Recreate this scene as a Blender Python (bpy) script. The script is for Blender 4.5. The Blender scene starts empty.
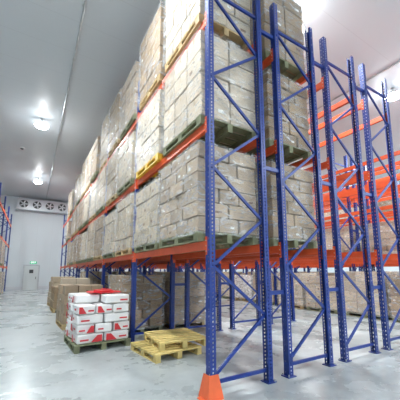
import bpy, bmesh, math, random
from mathutils import Vector, Matrix
random.seed(7)
S = bpy.context.scene
S.view_settings.view_transform = 'Standard'
S.view_settings.exposure = 0.0
COL = S.collection

# ------------------------------------------------------------ materials
def newmat(name):
    m = bpy.data.materials.new(name); m.use_nodes = True
    nt = m.node_tree
    return m, nt, nt.nodes["Principled BSDF"]
def pmat(name, col, rough=0.5, metal=0.0, var=0.0, scale=6.0, bump=0.0, emit=0, coat=0.0, island=0.0, obrand=0.0):
    m, nt, b = newmat(name)
    b.inputs["Base Color"].default_value = (*col, 1)
    b.inputs["Roughness"].default_value = rough
    b.inputs["Metallic"].default_value = metal
    b.inputs["Coat Weight"].default_value = coat
    tc = nt.nodes.new("ShaderNodeTexCoord")
    nz = nt.nodes.new("ShaderNodeTexNoise"); nz.inputs["Scale"].default_value = scale
    nz.inputs["Detail"].default_value = 5
    nt.links.new(tc.outputs["Object"], nz.inputs["Vector"])
    hsv = nt.nodes.new("ShaderNodeHueSaturation"); hsv.inputs["Color"].default_value = (*col, 1)
    mr = nt.nodes.new("ShaderNodeMapRange")
    mr.inputs["From Min"].default_value = 0.3; mr.inputs["From Max"].default_value = 0.7
    mr.inputs["To Min"].default_value = 1 - var; mr.inputs["To Max"].default_value = 1 + var
    nt.links.new(nz.outputs["Fac"], mr.inputs["Value"])
    val = mr.outputs[0]
    if island > 0:
        g = nt.nodes.new("ShaderNodeNewGeometry")
        m2 = nt.nodes.new("ShaderNodeMapRange")
        m2.inputs["To Min"].default_value = 1 - island; m2.inputs["To Max"].default_value = 1 + island
        nt.links.new(g.outputs["Random Per Island"], m2.inputs["Value"])
        mm = nt.nodes.new("ShaderNodeMath"); mm.operation = 'MULTIPLY'
        nt.links.new(val, mm.inputs[0]); nt.links.new(m2.outputs[0], mm.inputs[1])
        val = mm.outputs[0]
    if obrand > 0:
        g = nt.nodes.new("ShaderNodeObjectInfo")
        m2 = nt.nodes.new("ShaderNodeMapRange")
        m2.inputs["To Min"].default_value = 1 - obrand; m2.inputs["To Max"].default_value = 1 + obrand
        nt.links.new(g.outputs["Random"], m2.inputs["Value"])
        mm = nt.nodes.new("ShaderNodeMath"); mm.operation = 'MULTIPLY'
        nt.links.new(val, mm.inputs[0]); nt.links.new(m2.outputs[0], mm.inputs[1])
        val = mm.outputs[0]
        m3 = nt.nodes.new("ShaderNodeMapRange")
        m3.inputs["To Min"].default_value = 1.15; m3.inputs["To Max"].default_value = 0.75
        nt.links.new(g.outputs["Random"], m3.inputs["Value"]); nt.links.new(m3.outputs[0], hsv.inputs["Saturation"])
    nt.links.new(val, hsv.inputs["Value"])
    nt.links.new(hsv.outputs[0], b.inputs["Base Color"])
    if bump > 0:
        bp = nt.nodes.new("ShaderNodeBump"); bp.inputs["Strength"].default_value = bump
        bp.inputs["Distance"].default_value = 0.02
        nt.links.new(nz.outputs["Fac"], bp.inputs["Height"])
        nt.links.new(bp.outputs[0], b.inputs["Normal"])
    if emit:
        b.inputs["Emission Color"].default_value = (*col, 1)
        b.inputs["Emission Strength"].default_value = emit
    return m

M_BLUE = pmat("rack_blue_paint", (0.006, 0.030, 0.20), 0.35, var=0.12)
M_ORANGE = pmat("beam_orange_paint", (0.66, 0.09, 0.025), 0.4, var=0.08)
M_GUARD = pmat("guard_orange", (0.74, 0.125, 0.035), 0.45, var=0.1)
M_STEEL = pmat("galvanised_steel", (0.5, 0.52, 0.54), 0.35, 0.8, var=0.1)
M_KRAFT = [pmat("kraft_cardboard_a", (0.43, 0.335, 0.225), 0.6, var=0.10, scale=2.5, island=0.2, obrand=.2),
           pmat("kraft_cardboard_b", (0.52, 0.43, 0.31), 0.6, var=0.10, scale=2.5, island=0.16, obrand=.16),
           pmat("kraft_cardboard_c", (0.35, 0.25, 0.155), 0.65, var=0.10, scale=2.5, island=0.2, obrand=.2)]
M_TAPE = pmat("packing_tape", (0.56, 0.45, 0.31), 0.2, var=0.05)
M_LABEL = pmat("paper_label", (0.8, 0.8, 0.76), 0.5, var=0.03)
M_PRINT = pmat("brown_print", (0.2, 0.12, 0.07), 0.7, var=0.1)
M_GWOOD = pmat("green_grey_pallet_wood", (0.20, 0.21, 0.12), 0.7, var=0.25, scale=9, island=0.15)
M_WOOD = pmat("pallet_wood", (0.50, 0.36, 0.18), 0.7, var=0.2, scale=9, island=0.18)
M_YEL = pmat("yellow_pallet_paint", (0.82, 0.52, 0.04), 0.5, var=0.1, island=0.1)
M_WHITE = pmat("white_carton", (0.84, 0.83, 0.82), 0.45, var=0.04, island=0.06)
M_RED = pmat("red_print", (0.62, 0.03, 0.04), 0.4, var=0.1)
M_REDSHEET = pmat("red_sheet", (0.68, 0.035, 0.045), 0.35, var=0.15)
M_DARK = pmat("dark_grille", (0.04, 0.045, 0.05), 0.5)
M_LAMPW = pmat("lamp_housing", (0.75, 0.75, 0.75), 0.4)
M_LED = pmat("led_lens", (1, 1, 1), 0.3, emit=80)
M_GREEN = pmat("exit_green", (0.02, 0.42, 0.2), 0.4, emit=0.5)
M_EXITW = pmat("exit_letter_white", (1, 1, 1), 0.4, emit=2.0)
M_DOOR = pmat("door_paint", (0.60, 0.64, 0.64), 0.4)
M_UNIT = pmat("evaporator_casing", (0.60, 0.62, 0.65), 0.35, 0.2)

# stretch film
M_WRAP, nt, b = newmat("stretch_film")
out = nt.nodes["Material Output"]
b.inputs["Base Color"].default_value = (0.90, 0.91, 0.92, 1); b.inputs["Roughness"].default_value = 0.14
tr = nt.nodes.new("ShaderNodeBsdfTransparent"); mx = nt.nodes.new("ShaderNodeMixShader")
tc = nt.nodes.new("ShaderNodeTexCoord"); mp = nt.nodes.new("ShaderNodeMapping")
oi = nt.nodes.new("ShaderNodeObjectInfo"); ml_ = nt.nodes.new("ShaderNodeMath"); ml_.operation = 'MULTIPLY'; ml_.inputs[1].default_value = 40
nt.links.new(oi.outputs["Random"], ml_.inputs[0])
mp.inputs["Scale"].default_value = (2.2, 2.2, 6.0); mp.inputs["Rotation"].default_value = (0.5, 0.4, 0)
nz = nt.nodes.new("ShaderNodeTexNoise"); nz.noise_dimensions = '4D'; nz.inputs["Scale"].default_value = 2.0; nz.inputs["Detail"].default_value = 6
nz.inputs["Distortion"].default_value = 1.4
nt.links.new(ml_.outputs[0], nz.inputs["W"])
mr = nt.nodes.new("ShaderNodeMapRange"); mr.inputs["From Min"].default_value = 0.45; mr.inputs["From Max"].default_value = 0.75
mr.inputs["To Min"].default_value = 0.07; mr.inputs["To Max"].default_value = 0.60
bp = nt.nodes.new("ShaderNodeBump"); bp.inputs["Strength"].default_value = 0.9; bp.inputs["Distance"].default_value = 0.05
nt.links.new(tc.outputs["Object"], mp.inputs[0]); nt.links.new(mp.outputs[0], nz.inputs["Vector"])
nt.links.new(nz.outputs["Fac"], mr.inputs["Value"]); nt.links.new(nz.outputs["Fac"], bp.inputs["Height"])
nt.links.new(bp.outputs[0], b.inputs["Normal"])
nt.links.new(mr.outputs[0], mx.inputs[0]); nt.links.new(tr.outputs[0], mx.inputs[1]); nt.links.new(b.outputs[0], mx.inputs[2])
nt.links.new(mx.outputs[0], out.inputs[0])

# floor concrete
M_FLOOR, nt, b = newmat("polished_concrete")
tc = nt.nodes.new("ShaderNodeTexCoord")
n1 = nt.nodes.new("ShaderNodeTexNoise"); n1.inputs["Scale"].default_value = 0.9; n1.inputs["Detail"].default_value = 8; n1.inputs["Roughness"].default_value = 0.62
n2 = nt.nodes.new("ShaderNodeTexNoise"); n2.inputs["Scale"].default_value = 7; n2.inputs["Detail"].default_value = 8; n2.inputs["Roughness"].default_value = 0.7
cr = nt.nodes.new("ShaderNodeValToRGB")
cr.color_ramp.elements[0].position = 0.28; cr.color_ramp.elements[0].color = (0.27, 0.30, 0.305, 1)
cr.color_ramp.elements[1].position = 0.75; cr.color_ramp.elements[1].color = (0.48, 0.515, 0.52, 1)
ad = nt.nodes.new("ShaderNodeMath"); ad.operation = 'MULTIPLY_ADD'; ad.inputs[1].default_value = 0.45
sb = nt.nodes.new("ShaderNodeMath"); sb.operation = 'SUBTRACT'; sb.inputs[1].default_value = 0.22
for n in (n1, n2): nt.links.new(tc.outputs["Object"], n.inputs["Vector"])
nt.links.new(n2.outputs["Fac"], ad.inputs[0]); nt.links.new(n1.outputs["Fac"], ad.inputs[2])
nt.links.new(ad.outputs[0], sb.inputs[0]); nt.links.new(sb.outputs[0], cr.inputs[0])
nt.links.new(cr.outputs[0], b.inputs["Base Color"])
rr = nt.nodes.new("ShaderNodeMapRange"); rr.inputs["To Min"].default_value = 0.16; rr.inputs["To Max"].default_value = 0.4
nt.links.new(n1.outputs["Fac"], rr.inputs["Value"]); nt.links.new(rr.outputs[0], b.inputs["Roughness"])

def panelmat(name, col, axis, pitch):
    m, nt, b = newmat(name)
    b.inputs["Roughness"].default_value = 0.42
    tc = nt.nodes.new("ShaderNodeTexCoord"); sp = nt.nodes.new("ShaderNodeSeparateXYZ")
    nt.links.new(tc.outputs["Object"], sp.inputs[0])
    d = nt.nodes.new("ShaderNodeMath"); d.operation = 'DIVIDE'; d.inputs[1].default_value = pitch
    f = nt.nodes.new("ShaderNodeMath"); f.operation = 'FRACT'
    l = nt.nodes.new("ShaderNodeMath"); l.operation = 'LESS_THAN'; l.inputs[1].default_value = 0.012
    nt.links.new(sp.outputs[axis], d.inputs[0]); nt.links.new(d.outputs[0], f.inputs[0]); nt.links.new(f.outputs[0], l.inputs[0])
    mx = nt.nodes.new("ShaderNodeMix"); mx.data_type = 'RGBA'
    mx.inputs["A"].default_value = (*col, 1); mx.inputs["B"].default_value = (*[c * 0.9 for c in col], 1)
    nt.links.new(l.outputs[0], mx.inputs["Factor"]); nt.links.new(mx.outputs["Result"], b.inputs["Base Color"])
    return m
M_WALLX = panelmat("wall_panel_x", (0.63, 0.68, 0.71), 0, 1.15)
M_WALLY = panelmat("wall_panel_y", (0.66, 0.73, 0.77), 1, 1.15)
M_CEIL = panelmat("ceiling_panel", (0.60, 0.64, 0.68), 1, 1.15)

# ------------------------------------------------------------ mesh builder
class MB:
    def __init__(s): s.v = []; s.f = []; s.m = []; s.mats = []
    def mi(s, mat):
        if mat not in s.mats: s.mats.append(mat)
        return s.mats.index(mat)
    def box(s, c, d, mat, rot=None):
        i0 = len(s.v); k = s.mi(mat)
        for sx in (-1, 1):
            for sy in (-1, 1):
                for sz in (-1, 1):
                    p = Vector((sx * d[0] / 2, sy * d[1] / 2, sz * d[2] / 2))
                    if rot is not None: p = rot @ p
                    s.v.append(p + Vector(c))
        for q in ((0,1,3,2),(4,6,7,5),(0,4,5,1),(2,3,7,6),(0,2,6,4),(1,5,7,3)):
            s.f.append([i0 + a for a in q]); s.m.append(k)
    def bar(s, a, b_, w, t, mat):
        a = Vector(a); b_ = Vector(b_); d = b_ - a; L = d.length
        q = d.to_track_quat('Z', 'Y').to_matrix()
        s.box((a + b_) / 2, (w, t, L), mat, q)
    def quad(s, pts, mat):
        i0 = len(s.v); s.v += [Vector(p) for p in pts]; s.f.append(list(range(i0, i0 + len(pts)))); s.m.append(s.mi(mat))
    def prism(s, ring0, ring1, mat, cap=True):
        n = len(ring0); i0 = len(s.v); k = s.mi(mat)
        s.v += [Vector(p) for p in ring0] + [Vector(p) for p in ring1]
        for i in range(n):
            j = (i + 1) % n
            s.f.append([i0 + i, i0 + j, i0 + n + j, i0 + n + i]); s.m.append(k)
        if cap:
            s.f.append([i0 + n - 1 - i for i in range(n)]); s.m.append(k)
            s.f.append([i0 + n + i for i in range(n)]); s.m.append(k)
    def cyl(s, c, r0, r1, h, mat, n=24, axis='Z'):
        def P(r, z, i):
            a = 2 * math.pi * i / n
            if axis == 'Z': return (c[0] + r * math.cos(a), c[1] + r * math.sin(a), c[2] + z)
            if axis == 'Y': return (c[0] + r * math.cos(a), c[1] + z, c[2] - r * math.sin(a))
            return (c[0] + z, c[1] + r * math.cos(a), c[2] + r * math.sin(a))
        s.prism([P(r0, 0, i) for i in range(n)], [P(r1, h, i) for i in range(n)], mat)
    def mesh(s, name, bevel=0.0):
        me = bpy.data.meshes.new(name); me.from_pydata([tuple(p) for p in s.v], [], s.f)
        for m in s.mats: me.materials.append(m)
        for p, k in zip(me.polygons, s.m): p.material_index = k
        me.update()
        if bevel > 0:
            bm = bmesh.new(); bm.from_mesh(me)
            bmesh.ops.bevel(bm, geom=bm.edges[:], offset=bevel, segments=1, affect='EDGES')
            bm.to_mesh(me); bm.free()
        return me
def obj(name, me, loc=(0, 0, 0), rz=0, parent=None):
    o = bpy.data.objects.new(name, me); COL.objects.link(o)
    o.location = loc; o.rotation_euler[2] = rz
    if parent: o.parent = parent
    return o
def empty(name, loc=(0, 0, 0)):
    o = bpy.data.objects.new(name, None); COL.objects.link(o); o.location = loc; o.empty_display_size = 0.3
    return o

# ------------------------------------------------------------ room
X0, X1, Y0, Y1, H = -6.0, 27.0, -7.0, 28.0, 7.9
def roombox(name, c, d, mat):
    m = MB(); m.box((0, 0, 0), d, mat); return obj(name, m.mesh(name), c)
cx, cy, W, D = (X0 + X1) / 2, (Y0 + Y1) / 2, X1 - X0, Y1 - Y0
roombox("floor", (cx, cy, -0.1), (W + .4, D + .4, .2), M_FLOOR)
roombox("ceiling", (cx, cy, H + .1), (W + .4, D + .4, .2), M_CEIL)
roombox("wall_far", (cx, Y1 + .1, H / 2), (W + .4, .2, H), M_WALLX)
roombox("wall_near", (cx, Y0 - .1, H / 2), (W + .4, .2, H), M_WALLX)
roombox("wall_left", (X0 - .1, cy, H / 2), (.2, D, H), M_WALLY)
roombox("wall_right", (X1 + .1, cy, H / 2), (.2, D, H), M_WALLY)
roombox("baseboard_far", (cx, Y1 - .03, .15), (W, .06, .3), M_UNIT)

# ------------------------------------------------------------ rack parts
DEP = 0.95; BAY = 3.14; TOP = 6.17
LV = [1.91, 3.60, 5.27]
PW, PF = 0.10, 0.085
def holed_strip(m, o, u, width, z0, z1, pitch, hw, hh, mat):
    """vertical strip with a column of real holes"""
    o = Vector(o); u = Vector(u)
    n = int((z1 - z0) / pitch); pz = (z1 - z0) / n
    k = m.mi(mat)
    for i in range(n):
        za, zb = z0 + i * pz, z0 + (i + 1) * pz; zc = (za + zb) / 2
        a = (width - hw) / 2; c = a + hw
        def P(s, z): return o + u * s + Vector((0, 0, z))
        O = [P(0, za), P(width, za), P(width, zb), P(0, zb)]
        I = [P(a + .005, zc - hh / 2), P(c - .005, zc - hh / 2), P(c, zc + hh / 2), P(a, zc + hh / 2)]
        i0 = len(m.v); m.v += O + I
        for q in range(4):
            r = (q + 1) % 4
            m.f.append([i0 + q, i0 + r, i0 + 4 + r, i0 + 4 + q]); m.m.append(k)
def post(m, x, sgn):
    xw = x - sgn * PF / 2
    half = PW / 2
    holed_strip(m, (xw, -half, 0), (0, 1, 0), half, .012, TOP, .075, .017, .034, M_BLUE)
    holed_strip(m, (xw, 0, 0), (0, 1, 0), half, .012, TOP, .075, .017, .034, M_BLUE)
    for yy in (-half, half):
        holed_strip(m, (xw, yy, 0), (sgn, 0, 0), PF, .012, TOP, .05, .024, .024, M_BLUE)
        m.box((xw + sgn * PF, yy * 0.78, TOP / 2), (.003, .022, TOP - .03), M_BLUE)
    m.box((x, 0, .006), (.16, .15, .012), M_BLUE)
    for dy in (-.06, .06):
        m.cyl((x + sgn * -.06, dy, .012), .011, .011, .03, M_STEEL, 8)
mf = MB()
post(mf, 0, 1); post(mf, DEP, -1)
zz = .22; side = 0; pitch = 0.68
mf.box((DEP / 2, 0, .16), (DEP - PF, .03, .045), M_BLUE)
while zz + pitch < TOP:
    xa, xb = (.03, DEP - .03) if side == 0 else (DEP - .03, .03)
    mf.bar((xa, 0, zz), (xb, 0, zz + pitch), .028, .04, M_BLUE)
    zz += pitch; side ^= 1
mf.box((DEP / 2, 0, zz + .03), (DEP - PF, .03, .045), M_BLUE)
ME_FRAME = mf.mesh("upright_frame")

mb = MB()
L = BAY - PW - .004
mb.box((0, L / 2, -.06), (.05, L, .12), M_ORANGE)
mb.box((.03, L / 2, -.085), (.012, L, .07), M_ORANGE)
for yy in (.003, L - .003):
    mb.box((-.02, yy, -.07), (.06, .008, .24), M_ORANGE)
for yy in (-.02, L + .02):
    mb.box((-.047, yy, -.07), (.006, .05, .24), M_ORANGE)
    for dz in (-.14, -.07, 0.0):
        mb.cyl((-.05, yy, dz), .008, .008, -.006, M_STEEL, 6, 'X')
ME_BEAM = mb.mesh("beam")
ms = MB()
ms.box((0, 0, 0), (.33, .04, .06), M_BLUE)
for x in (-.16, .16): ms.box((x, 0, 0), (.012, .09, .12), M_BLUE)
ME_SPACER = ms.mesh("row_spacer")

RY = 3.03
def rack(x, y0, nb, name="pallet_rack", levels=LV):
    e = empty(name, (x, y0, 0))
    for i in range(nb + 1):
        obj("upright_frame_%d" % (i + 1), ME_FRAME, (0, i * BAY, 0), 0, e)
    k = 0
    for i in range(nb):
        for z in levels:
            k += 1
            obj("front_beam_%d" % k, ME_BEAM, (.005, i * BAY + PW / 2 + .002, z), 0, e)
            obj("rear_beam_%d" % k, ME_BEAM, (DEP - .005, (i + 1) * BAY - PW / 2 - .002, z), math.pi, e)
    return e
NB = 7
RX = [1.97, 3.32, 4.70, 6.10, 9.6, 10.98, 14.6, 15.98]
FARLV = [1.91, 3.6, 4.45, 5.27]
racks = [rack(x, RY, NB, "pallet_rack", LV if x < 9 or x > 14 else FARLV) for x in RX]
for r in (0, 1, 2, 4, 6):
    gap = RX[r + 1] - RX[r] - DEP
    for i in range(0, NB + 1):
        for j, z in enumerate((1.2, 3.1, 5.5)):
            obj("row_spacer_%d_%d" % (i, j), ME_SPACER, (DEP + gap / 2, i * BAY, z), 0, racks[r])
LEFTX = -2.70
rack(LEFTX, 14.4, 4)

# corner post guard
g = MB()
zs = [(0, 1.35), (.03, 1.3), (.20, 0.95), (.27, .8)]
for (a, sa), (b2, sb_) in zip(zs[:-1], zs[1:]):
    def rg(z, s): return [(-.085 * s, -.085 * s, z), (.08 * s, -.085 * s, z), (.08 * s, -.058, z), (-.06, -.058, z), (-.06, .08 * s, z), (-.085 * s, .08 * s, z)]
    g.prism(rg(a, sa), rg(b2, sb_), M_GUARD)
g.box((-.13, 0, .006), (.06, .12, .012), M_GUARD); g.box((0, -.13, .006), (.12, .06, .012), M_GUARD)
obj("column_guard", g.mesh("column_guard"), (1.97, RY, 0.0))

# ------------------------------------------------------------ pallets & loads
def add_pallet(m, wx, wy, mat, z=0, thick=.14):
    n = 7
    bw = wy / n * 0.72
    for i in range(n):
        y = -wy / 2 + bw / 2 + i * (wy - bw) / (n - 1)
        m.box((0, y, z + thick - .011), (wx, bw, .022), mat)
    for x in (-wx / 2 + .05, 0, wx / 2 - .05):
        m.box((x, 0, z + thick - .033), (.09, wy, .022), mat)
        for y in (-wy / 2 + .06, 0, wy / 2 - .06):
            m.box((x, y, z + .022 + (thick - .066) / 2), (.09, .12, thick - .066), mat)
        m.box((x, 0, z + .011), (.09, wy, .022), mat)
def load_mesh(name, wx, wy, h, layers, kraft, pal, wrap=True, pats=((2, 4), (3, 3)), seed=0, ragged=False, label=True):
    R = random.Random(seed)
    c = MB(); lh = h / layers; tapes = []
    for l in range(layers):
        nx, ny = pats[l % len(pats)]
        z = .14 + l * lh
        ox, oy = R.uniform(-.014, .014), R.uniform(-.016, .016)
        for i in range(nx):
            for j in range(ny):
                if ragged and l == layers - 1 and R.random() < .4: continue
                bx, by = wx / nx, wy / ny
                px = -wx / 2 + bx * (i + .5) + ox + R.uniform(-.008, .008)
                py = -wy / 2 + by * (j + .5) + oy + R.uniform(-.008, .008)
                dx, dy = bx - .022, by - .022
                c.box((px, py, z + lh / 2), (dx, dy, lh - .009), kraft,
                      Matrix.Rotation(R.uniform(-.015, .015), 3, 'Z'))
                tapes.append((px, py, z + lh / 2, dx, dy, i, j, nx, ny))
    me = c.mesh("tmp", .008)
    m = MB()
    add_pallet(m, wx * 1.0, wy * 0.98, pal)
    for (px, py, z, dx, dy, i, j, nx, ny) in tapes:
        m.box((px, py, z + lh / 2 - .004), (dx * .96, .05, .003), M_TAPE)
        for s, cond in ((-1, i == 0), (1, i == nx - 1)):
            if cond:
                xx = px + s * (dx / 2 + .001)
                m.box((xx, py, z + lh * .33), (.003, .05, lh * .26), M_TAPE)
                if label and R.random() < .4: m.box((xx, py + dy * .2, z - lh * .12), (.004, dy * .2, lh * .16), M_PRINT if R.random() < .5 else M_LABEL)
        for s, cond in ((-1, j == 0), (1, j == ny - 1)):
            if cond:
                yy = py + s * (dy / 2 + .001)
                if label and R.random() < .4: m.box((px + dx * .18, yy, z - lh * .1), (dx * .22, .004, lh * .15), M_PRINT if R.random() < .5 else M_LABEL)
    if wrap:
        n = 8; ex, ey = wx / 2 + .026, wy / 2 + .026
        loop = []
        for k in range(n): loop.append((-ex + 2 * ex * k / n, -ey))
        for k in range(n): loop.append((ex, -ey + 2 * ey * k / n))
        for k in range(n): loop.append((ex - 2 * ex * k / n, ey))
        for k in range(n): loop.append((-ex, ey - 2 * ey * k / n))
        rows = 8; i0 = len(m.v); kk = m.mi(M_WRAP); N = len(loop)
        for r in range(rows + 1):
            for (x, y) in loop:
                f = 1 + R.uniform(-.003, .010)
                m.v.append(Vector((x * f, y * f, .10 + (h + .05) * r / rows)))
        for r in range(rows):
            for k in range(N):
                k2 = (k + 1) % N
                m.f.append([i0 + r * N + k, i0 + r * N + k2, i0 + (r + 1) * N + k2, i0 + (r + 1) * N + k]); m.m.append(kk)
    me2 = m.mesh(name)
    base = len(me2.materials); me2.materials.append(kraft)
    bm = bmesh.new(); bm.from_mesh(me2); n0 = len(bm.faces)
    bm.from_mesh(me); bm.faces.ensure_lookup_table()
    for f in bm.faces[n0:]: f.material_index = base
    bm.to_mesh(me2); bm.free()
    return me2
VA = []
for s in range(6):
    layers = [4, 5, 6, 5, 4, 6][s]
    VA.append(load_mesh("carton_load", [1.06, 1.04, 1.08, 1.05, 1.06, 1.02][s], [1.36, 1.32, 1.36, 1.28, 1.34, 1.36][s], [1.38, 1.32, 1.28, 1.38, 1.2, 1.36][s], layers, M_KRAFT[s % 3],
              M_GWOOD if s % 2 == 0 else M_WOOD, True, [((2, 3), (2, 3)), ((2, 4), (3, 3)), ((3, 4), (2, 3)), ((2, 3), (3, 4)), ((2, 3),), ((2, 4),)][s], s + 10))
VY = load_mesh("carton_load", 1.06, 1.34, 1.34, 5, M_KRAFT[1], M_YEL, True, ((2, 3), (3, 3)), 33)
VW = load_mesh("bright_patch_load", 1.04, 1.34, 1.2, 4, M_WHITE, M_WOOD, True, ((2, 3), (3, 3)), 35)  # white load added to stand in for a bright patch of light
VT = []
for s in range(5):
    VT.append(load_mesh("carton_load", [1.04, 1.08, 1.0, 1.06, 1.02][s], [1.30, 1.36, 1.22, 1.32, 1.26][s], [1.72, 1.45, 1.85, 1.35, 1.6][s], [6, 5, 6, 5, 5][s], M_KRAFT[(s + 1) % 3],
              M_GWOOD if s % 2 else M_WOOD, True, [((2, 4), (3, 3)), ((2, 3),), ((3, 4), (2, 3)), ((2, 3), (2, 4)), ((2, 3),)][s], s + 50, s in (1, 3)))
def place(me, x, y, z, rz=0): return obj("palletized_carton_stack", me, (x, y, z), rz)
def cY(b, k): return RY + b * BAY + (.82 if k == 0 else 2.32)
R2 = random.Random(3)
last = [None]
def pick(lst):
    while True:
        m = R2.choice(lst)
        if m is not last[0]: last[0] = m; return m
def fill(rx, bays, lv, prob=1.0, vt=VT):
    for b_ in bays:
        for k in (0, 1):
            if R2.random() > prob: continue
            x = rx + DEP / 2 - (.03 if rx < 3 else 0)
            jig = R2.uniform(-.02, .02)
            me = pick(vt) if lv == 2 else pick(VA)
            if rx < 3 and lv == 1 and b_ == 0 and k == 1: me = VY
            if rx == 9.6 and lv < 0 and b_ == 2 and k == 1: me = VW  # stand-in for the bright light seen low behind the racks
            place(me, x + jig, cY(b_, k) + R2.uniform(-.02, .02), 0.0 if lv < 0 else LV[lv] + .001, 0)
fill(1.97, range(0, 5), 0); fill(1.97, range(0, 5), 1); fill(1.97, range(0, 6), 2)
fill(1.97, [5], 0, .5); fill(1.97, [5], 1, .5)
fill(3.32, range(0, 5), 0); fill(3.32, range(0, 5), 1); fill(3.32, range(0, 5), 2)
fill(4.70, range(3, 7), 1, .6); fill(6.10, range(2, 7), 0, .7)
fill(9.6, range(0, 7), -1, 1.0); fill(10.98, range(0, 7), -1, .9)
fill(10.98, range(0, 7), 0, .65)
fill(14.6, range(0, 7), -1, .9); fill(14.6, range(0, 7), 0, .8); fill(14.6, range(0, 7), 1, .5)
fill(4.7, [4, 5], -1, .8); fill(6.1, [3, 4], -1, .9)
place(VA[2], 2.45, 7.55, 0); place(VA[5], 3.80, 7.6, 0); place(VA[0], 3.80, 13.5, 0); place(VA[3], 2.45, 13.3, 0)
for i in range(4):
    for k in (0, 1):
        for z in (0, LV[0]):
            if R2.random() < .75 and not (i == 3 and z > 0): place(R2.choice(VA), LEFTX + DEP / 2, 14.4 + i * BAY + (.82, 2.32)[k], z + (.001 if z else 0))
P1 = load_mesh("carton_pile", 1.0, 1.25, 1.0, 4, M_KRAFT[2], M_WOOD, False, ((2, 3), (3, 3)), 71, True)
P2 = load_mesh("carton_pile", .9, 1.1, 1.15, 5, M_KRAFT[0], M_WOOD, False, ((2, 3),), 72, True)
P3 = load_mesh("carton_pile", .8, 1.1, .8, 3, M_KRAFT[2], M_WOOD, False, ((2, 3),), 73, True)
obj("carton_pile", P1, (1.24, 8.9, 0), .06)
obj("carton_pile", P2, (1.30, 10.7, 0), -.05)
obj("carton_pile", P3, (1.14, 12.5, 0), .04)
obj("carton_pile", P2, (1.20, 14.4, 0), .1)

# red & white cartons on a pallet
wr = MB(); R = random.Random(5)
wx, wy = 1.04, 1.15; NL = 5; LH = .18
for l in range(NL):
    nx, ny = ((2, 3), (3, 2))[l % 2]
    for i in range(nx):
        for j in range(ny):
            bx, by = wx / nx, wy / ny
            if l == NL - 1 and (i, j) in ((0, 0), (1, 2)): continue
            wr.box((-wx / 2 + bx * (i + .5) + R.uniform(-.016, .016), -wy / 2 + by * (j + .5) + R.uniform(-.016, .016), .14 + LH * l + LH / 2),
                   (bx - .03, by - .03, LH - .012), M_WHITE, Matrix.Rotation(R.uniform(-.05, .05), 3, 'Z'))
meW = wr.mesh("tmpw", .02)
wd = MB(); add_pallet(wd, 1.08, 1.2, M_GWOOD)
for l in range(NL):
    nx, ny = ((2, 3), (3, 2))[l % 2]; z = .14 + LH * l + LH / 2
    for j in range(ny):
        by = wy / ny; yc = -wy / 2 + by * (j + .5)
        if l == NL - 1 and j == 0: continue
        xs = -wx / 2 - .008; q = R.choice((-1, 1)); t = R.random()
        if t < .75: wd.quad([(xs, yc - q * by * .42, z - .065), (xs, yc - q * by * .0, z - .065), (xs, yc - q * by * .22, z + .06), (xs, yc - q * by * .42, z + .06)], M_RED)
        wd.quad([(xs, yc + q * by * .08, z - .01), (xs, yc + q * by * .34, z - .01), (xs, yc + q * by * .34, z + .025), (xs, yc + q * by * .08, z + .025)], M_RED)
    for i in range(nx):
        bx = wx / nx; xc = -wx / 2 + bx * (i + .5)
        if l == NL - 1 and i == 0: continue
        ys = -wy / 2 - .008; q = R.choice((-1, 1)); t = R.random()
        if t < .75: wd.quad([(xc - q * bx * .42, ys, z - .065), (xc - q * bx * .02, ys, z - .065), (xc - q * bx * .25, ys, z + .06), (xc - q * bx * .42, ys, z + .06)], M_RED)
        wd.quad([(xc + q * bx * .06, ys, z - .03), (xc + q * bx * .36, ys, z - .03), (xc + q * bx * .36, ys, z), (xc + q * bx * .06, ys, z)], M_RED)
ZT = .14 + LH * NL
n = 8; i0 = len(wd.v); kk = wd.mi(M_REDSHEET)
for a in range(n + 1):
    for b_ in range(n + 1):
        x = -.20 + .66 * a / n; y = -.25 + .68 * b_ / n
        wd.v.append(Vector((x, y, ZT + .004 + R.uniform(0, .035))))
for a in range(n):
    for b_ in range(n):
        p = i0 + a * (n + 1) + b_
        wd.f.append([p, p + n + 1, p + n + 2, p + 1]); wd.m.append(kk)
for (x, y, a) in ((.1, .0, .5), (.25, .3, 1.2)):
    wd.box((x, y, ZT + .04), (.34, .22, .06), M_REDSHEET, Matrix.Rotation(a, 3, 'Z') @ Matrix.Rotation(.12, 3, 'X'))
me2 = wd.mesh("red_white_cartons"); base = len(me2.materials); me2.materials.append(M_WHITE)
bm = bmesh.new(); bm.from_mesh(me2); n0 = len(bm.faces); bm.from_mesh(meW); bm.faces.ensure_lookup_table()
for f in bm.faces[n0:]: f.material_index = base
bm.to_mesh(me2); bm.free()
obj("pallet_of_red_white_cartons", me2, (1.28, 6.45, 0), .06)

# empty wooden pallets
def pallet_mesh(mat, wx, wy, n):
    m = MB()
    for i in range(n): add_pallet(m, wx, wy, mat, i * .142)
    return m.mesh("wooden_pallet")
M_YW = pmat("yellowish_pallet_wood", (0.60, 0.46, 0.17), 0.65, var=0.2, scale=9, island=0.22)
pm = pallet_mesh(M_YW, .95, 1.05, 1)
obj("wooden_pallet", pm, (2.28, 5.10, 0), .10)
obj("wooden_pallet", pm, (2.50, 5.15, .1421), -.08)

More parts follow.
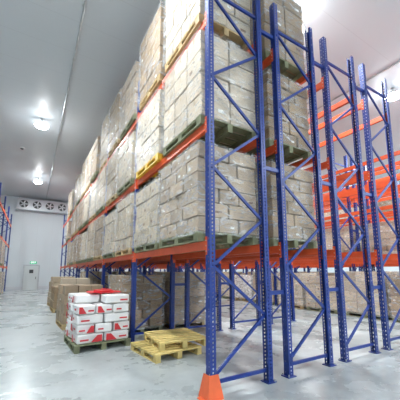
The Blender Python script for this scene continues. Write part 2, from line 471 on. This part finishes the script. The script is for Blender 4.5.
# ------------------------------------------------------------ high-bay lamps
ml = MB()
ml.cyl((0, 0, 0), .27, .27, .045, M_LAMPW, 28)
ml.cyl((0, 0, .045), .27, .11, .06, M_LAMPW, 28)
ml.cyl((0, 0, .105), .07, .07, .08, M_LAMPW, 16)
ml.cyl((0, 0, .185), .012, .012, .115, M_STEEL, 8)
ml.cyl((0, 0, .295), .05, .05, .025, M_STEEL, 16)
ml.cyl((0, 0, -.06), .20, .26, .061, M_LED, 28)
ME_LAMP = ml.mesh("high_bay_lamp")
for x in (-.1, 5.3, 10.4, 16.0, 22.0):
    for y in (-4.4, 4.2, 12.8, 21.4):
        o = obj("high_bay_lamp", ME_LAMP, (x, y, H - .32))
        ld = bpy.data.lights.new("high_bay_light", 'AREA'); ld.shape = 'DISK'; ld.size = .5
        ld.energy = 330; ld.color = (.92, .98, 1.0)
        lo = bpy.data.objects.new("light_source", ld); COL.objects.link(lo); lo.parent = o; lo.location = (0, 0, -.075)
        # added point lights beside the housing, no lamp part, for a ceiling halo
        pl = bpy.data.lights.new("added_halo_light", 'POINT'); pl.energy = 18; pl.shadow_soft_size = .05; pl.color = (.92, .98, 1.0)
        for sy in (-.36, .36):
            po = bpy.data.objects.new("added_halo_source", pl); COL.objects.link(po); po.parent = o; po.location = (0, sy, -.1)

# ceiling conduits & smoke detector
mc = MB(); mc.cyl((0, 0, 0), .025, .025, D - 1, M_STEEL, 10, 'Y')
for i in range(17): mc.box((0, 1 + i * 2, .01), (.08, .04, .03), M_STEEL)
MEC = mc.mesh("ceiling_conduit")
for x in (.62, 9.2): obj("ceiling_conduit", MEC, (x, Y0 + .5, H - .028))
md = MB(); md.cyl((0, 0, 0), .10, .13, .05, M_LAMPW, 20); md.cyl((0, 0, -.04), .05, .09, .04, M_DARK, 20)
obj("smoke_detector", md.mesh("smoke_detector"), (-.9, 16.5, H - .05))

# ------------------------------------------------------------ evaporator on the far wall
ev = MB()
ev.box((0, 0, 0), (3.9, .7, .85), M_UNIT)
for i in range(4):
    x = -1.45 + i * .965
    ev.cyl((x, -.35, 0), .36, .36, -.06, M_UNIT, 28, 'Y')
    ev.cyl((x, -.41, 0), .32, .32, -.004, M_DARK, 28, 'Y')
    for k in range(5):
        a = k * 2 * math.pi / 5
        ev.box((x + .16 * math.cos(a), -.43, .16 * math.sin(a)), (.26, .012, .10), M_UNIT, Matrix.Rotation(-a, 3, 'Y') @ Matrix.Rotation(.3, 3, 'X'))
    ev.cyl((x, -.41, 0), .07, .07, -.05, M_STEEL, 14, 'Y')
ev.box((0, 0, -.45), (4.0, .8, .05), M_UNIT)
for x in (-1.8, 1.8): ev.box((x, 0, .56), (.05, .05, .29), M_STEEL)
obj("evaporator_cooler", ev.mesh("evaporator_cooler"), (.45, 27.6, H - .705))

# door & exit sign
dr = MB()
dr.box((0, 0, 1.0), (1.05, .05, 2.0), M_DOOR)
dr.box((-.56, -.01, 1.03), (.09, .09, 2.06), M_STEEL); dr.box((.56, -.01, 1.03), (.09, .09, 2.06), M_STEEL)
dr.box((0, -.01, 2.06), (1.21, .09, .09), M_STEEL)
dr.box((.36, -.06, 1.0), (.05, .06, .2), M_DARK); dr.box((0, -.03, 1.55), (.3, .01, .3), M_DARK)
obj("door_1", dr.mesh("door_1"), (-.05, 27.94, 0))
xe = empty("exit_sign", (.05, 27.965, 2.3))
me = MB(); me.box((0, 0, 0), (.5, .06, .2), M_GREEN); obj("sign_box", me.mesh("sign_box"), (0, 0, 0), 0, xe)
tcu = bpy.data.curves.new("exit_text", 'FONT'); tcu.body = "EXIT"; tcu.size = .18; tcu.align_x = 'CENTER'; tcu.align_y = 'CENTER'; tcu.extrude = .004
tcu.materials.append(M_EXITW)
to = bpy.data.objects.new("exit_letters", tcu); COL.objects.link(to); to.parent = xe; to.location = (0, -.036, 0); to.rotation_euler = (math.pi / 2, 0, 0)

# ------------------------------------------------------------ world, camera
w = bpy.data.worlds.new("world"); S.world = w; w.use_nodes = True
w.node_tree.nodes["Background"].inputs[0].default_value = (.8, .85, .9, 1)
w.node_tree.nodes["Background"].inputs[1].default_value = .3
cd = bpy.data.cameras.new("camera"); cd.sensor_width = 36; cd.lens = 36 * 278 / 400
cd.shift_y = .08; cd.clip_end = 200
co = bpy.data.objects.new("camera", cd); COL.objects.link(co)
co.location = (0, 0, 1.5); co.rotation_euler = (math.radians(90 + 8.19), 0, math.radians(-30.9))
S.camera = co
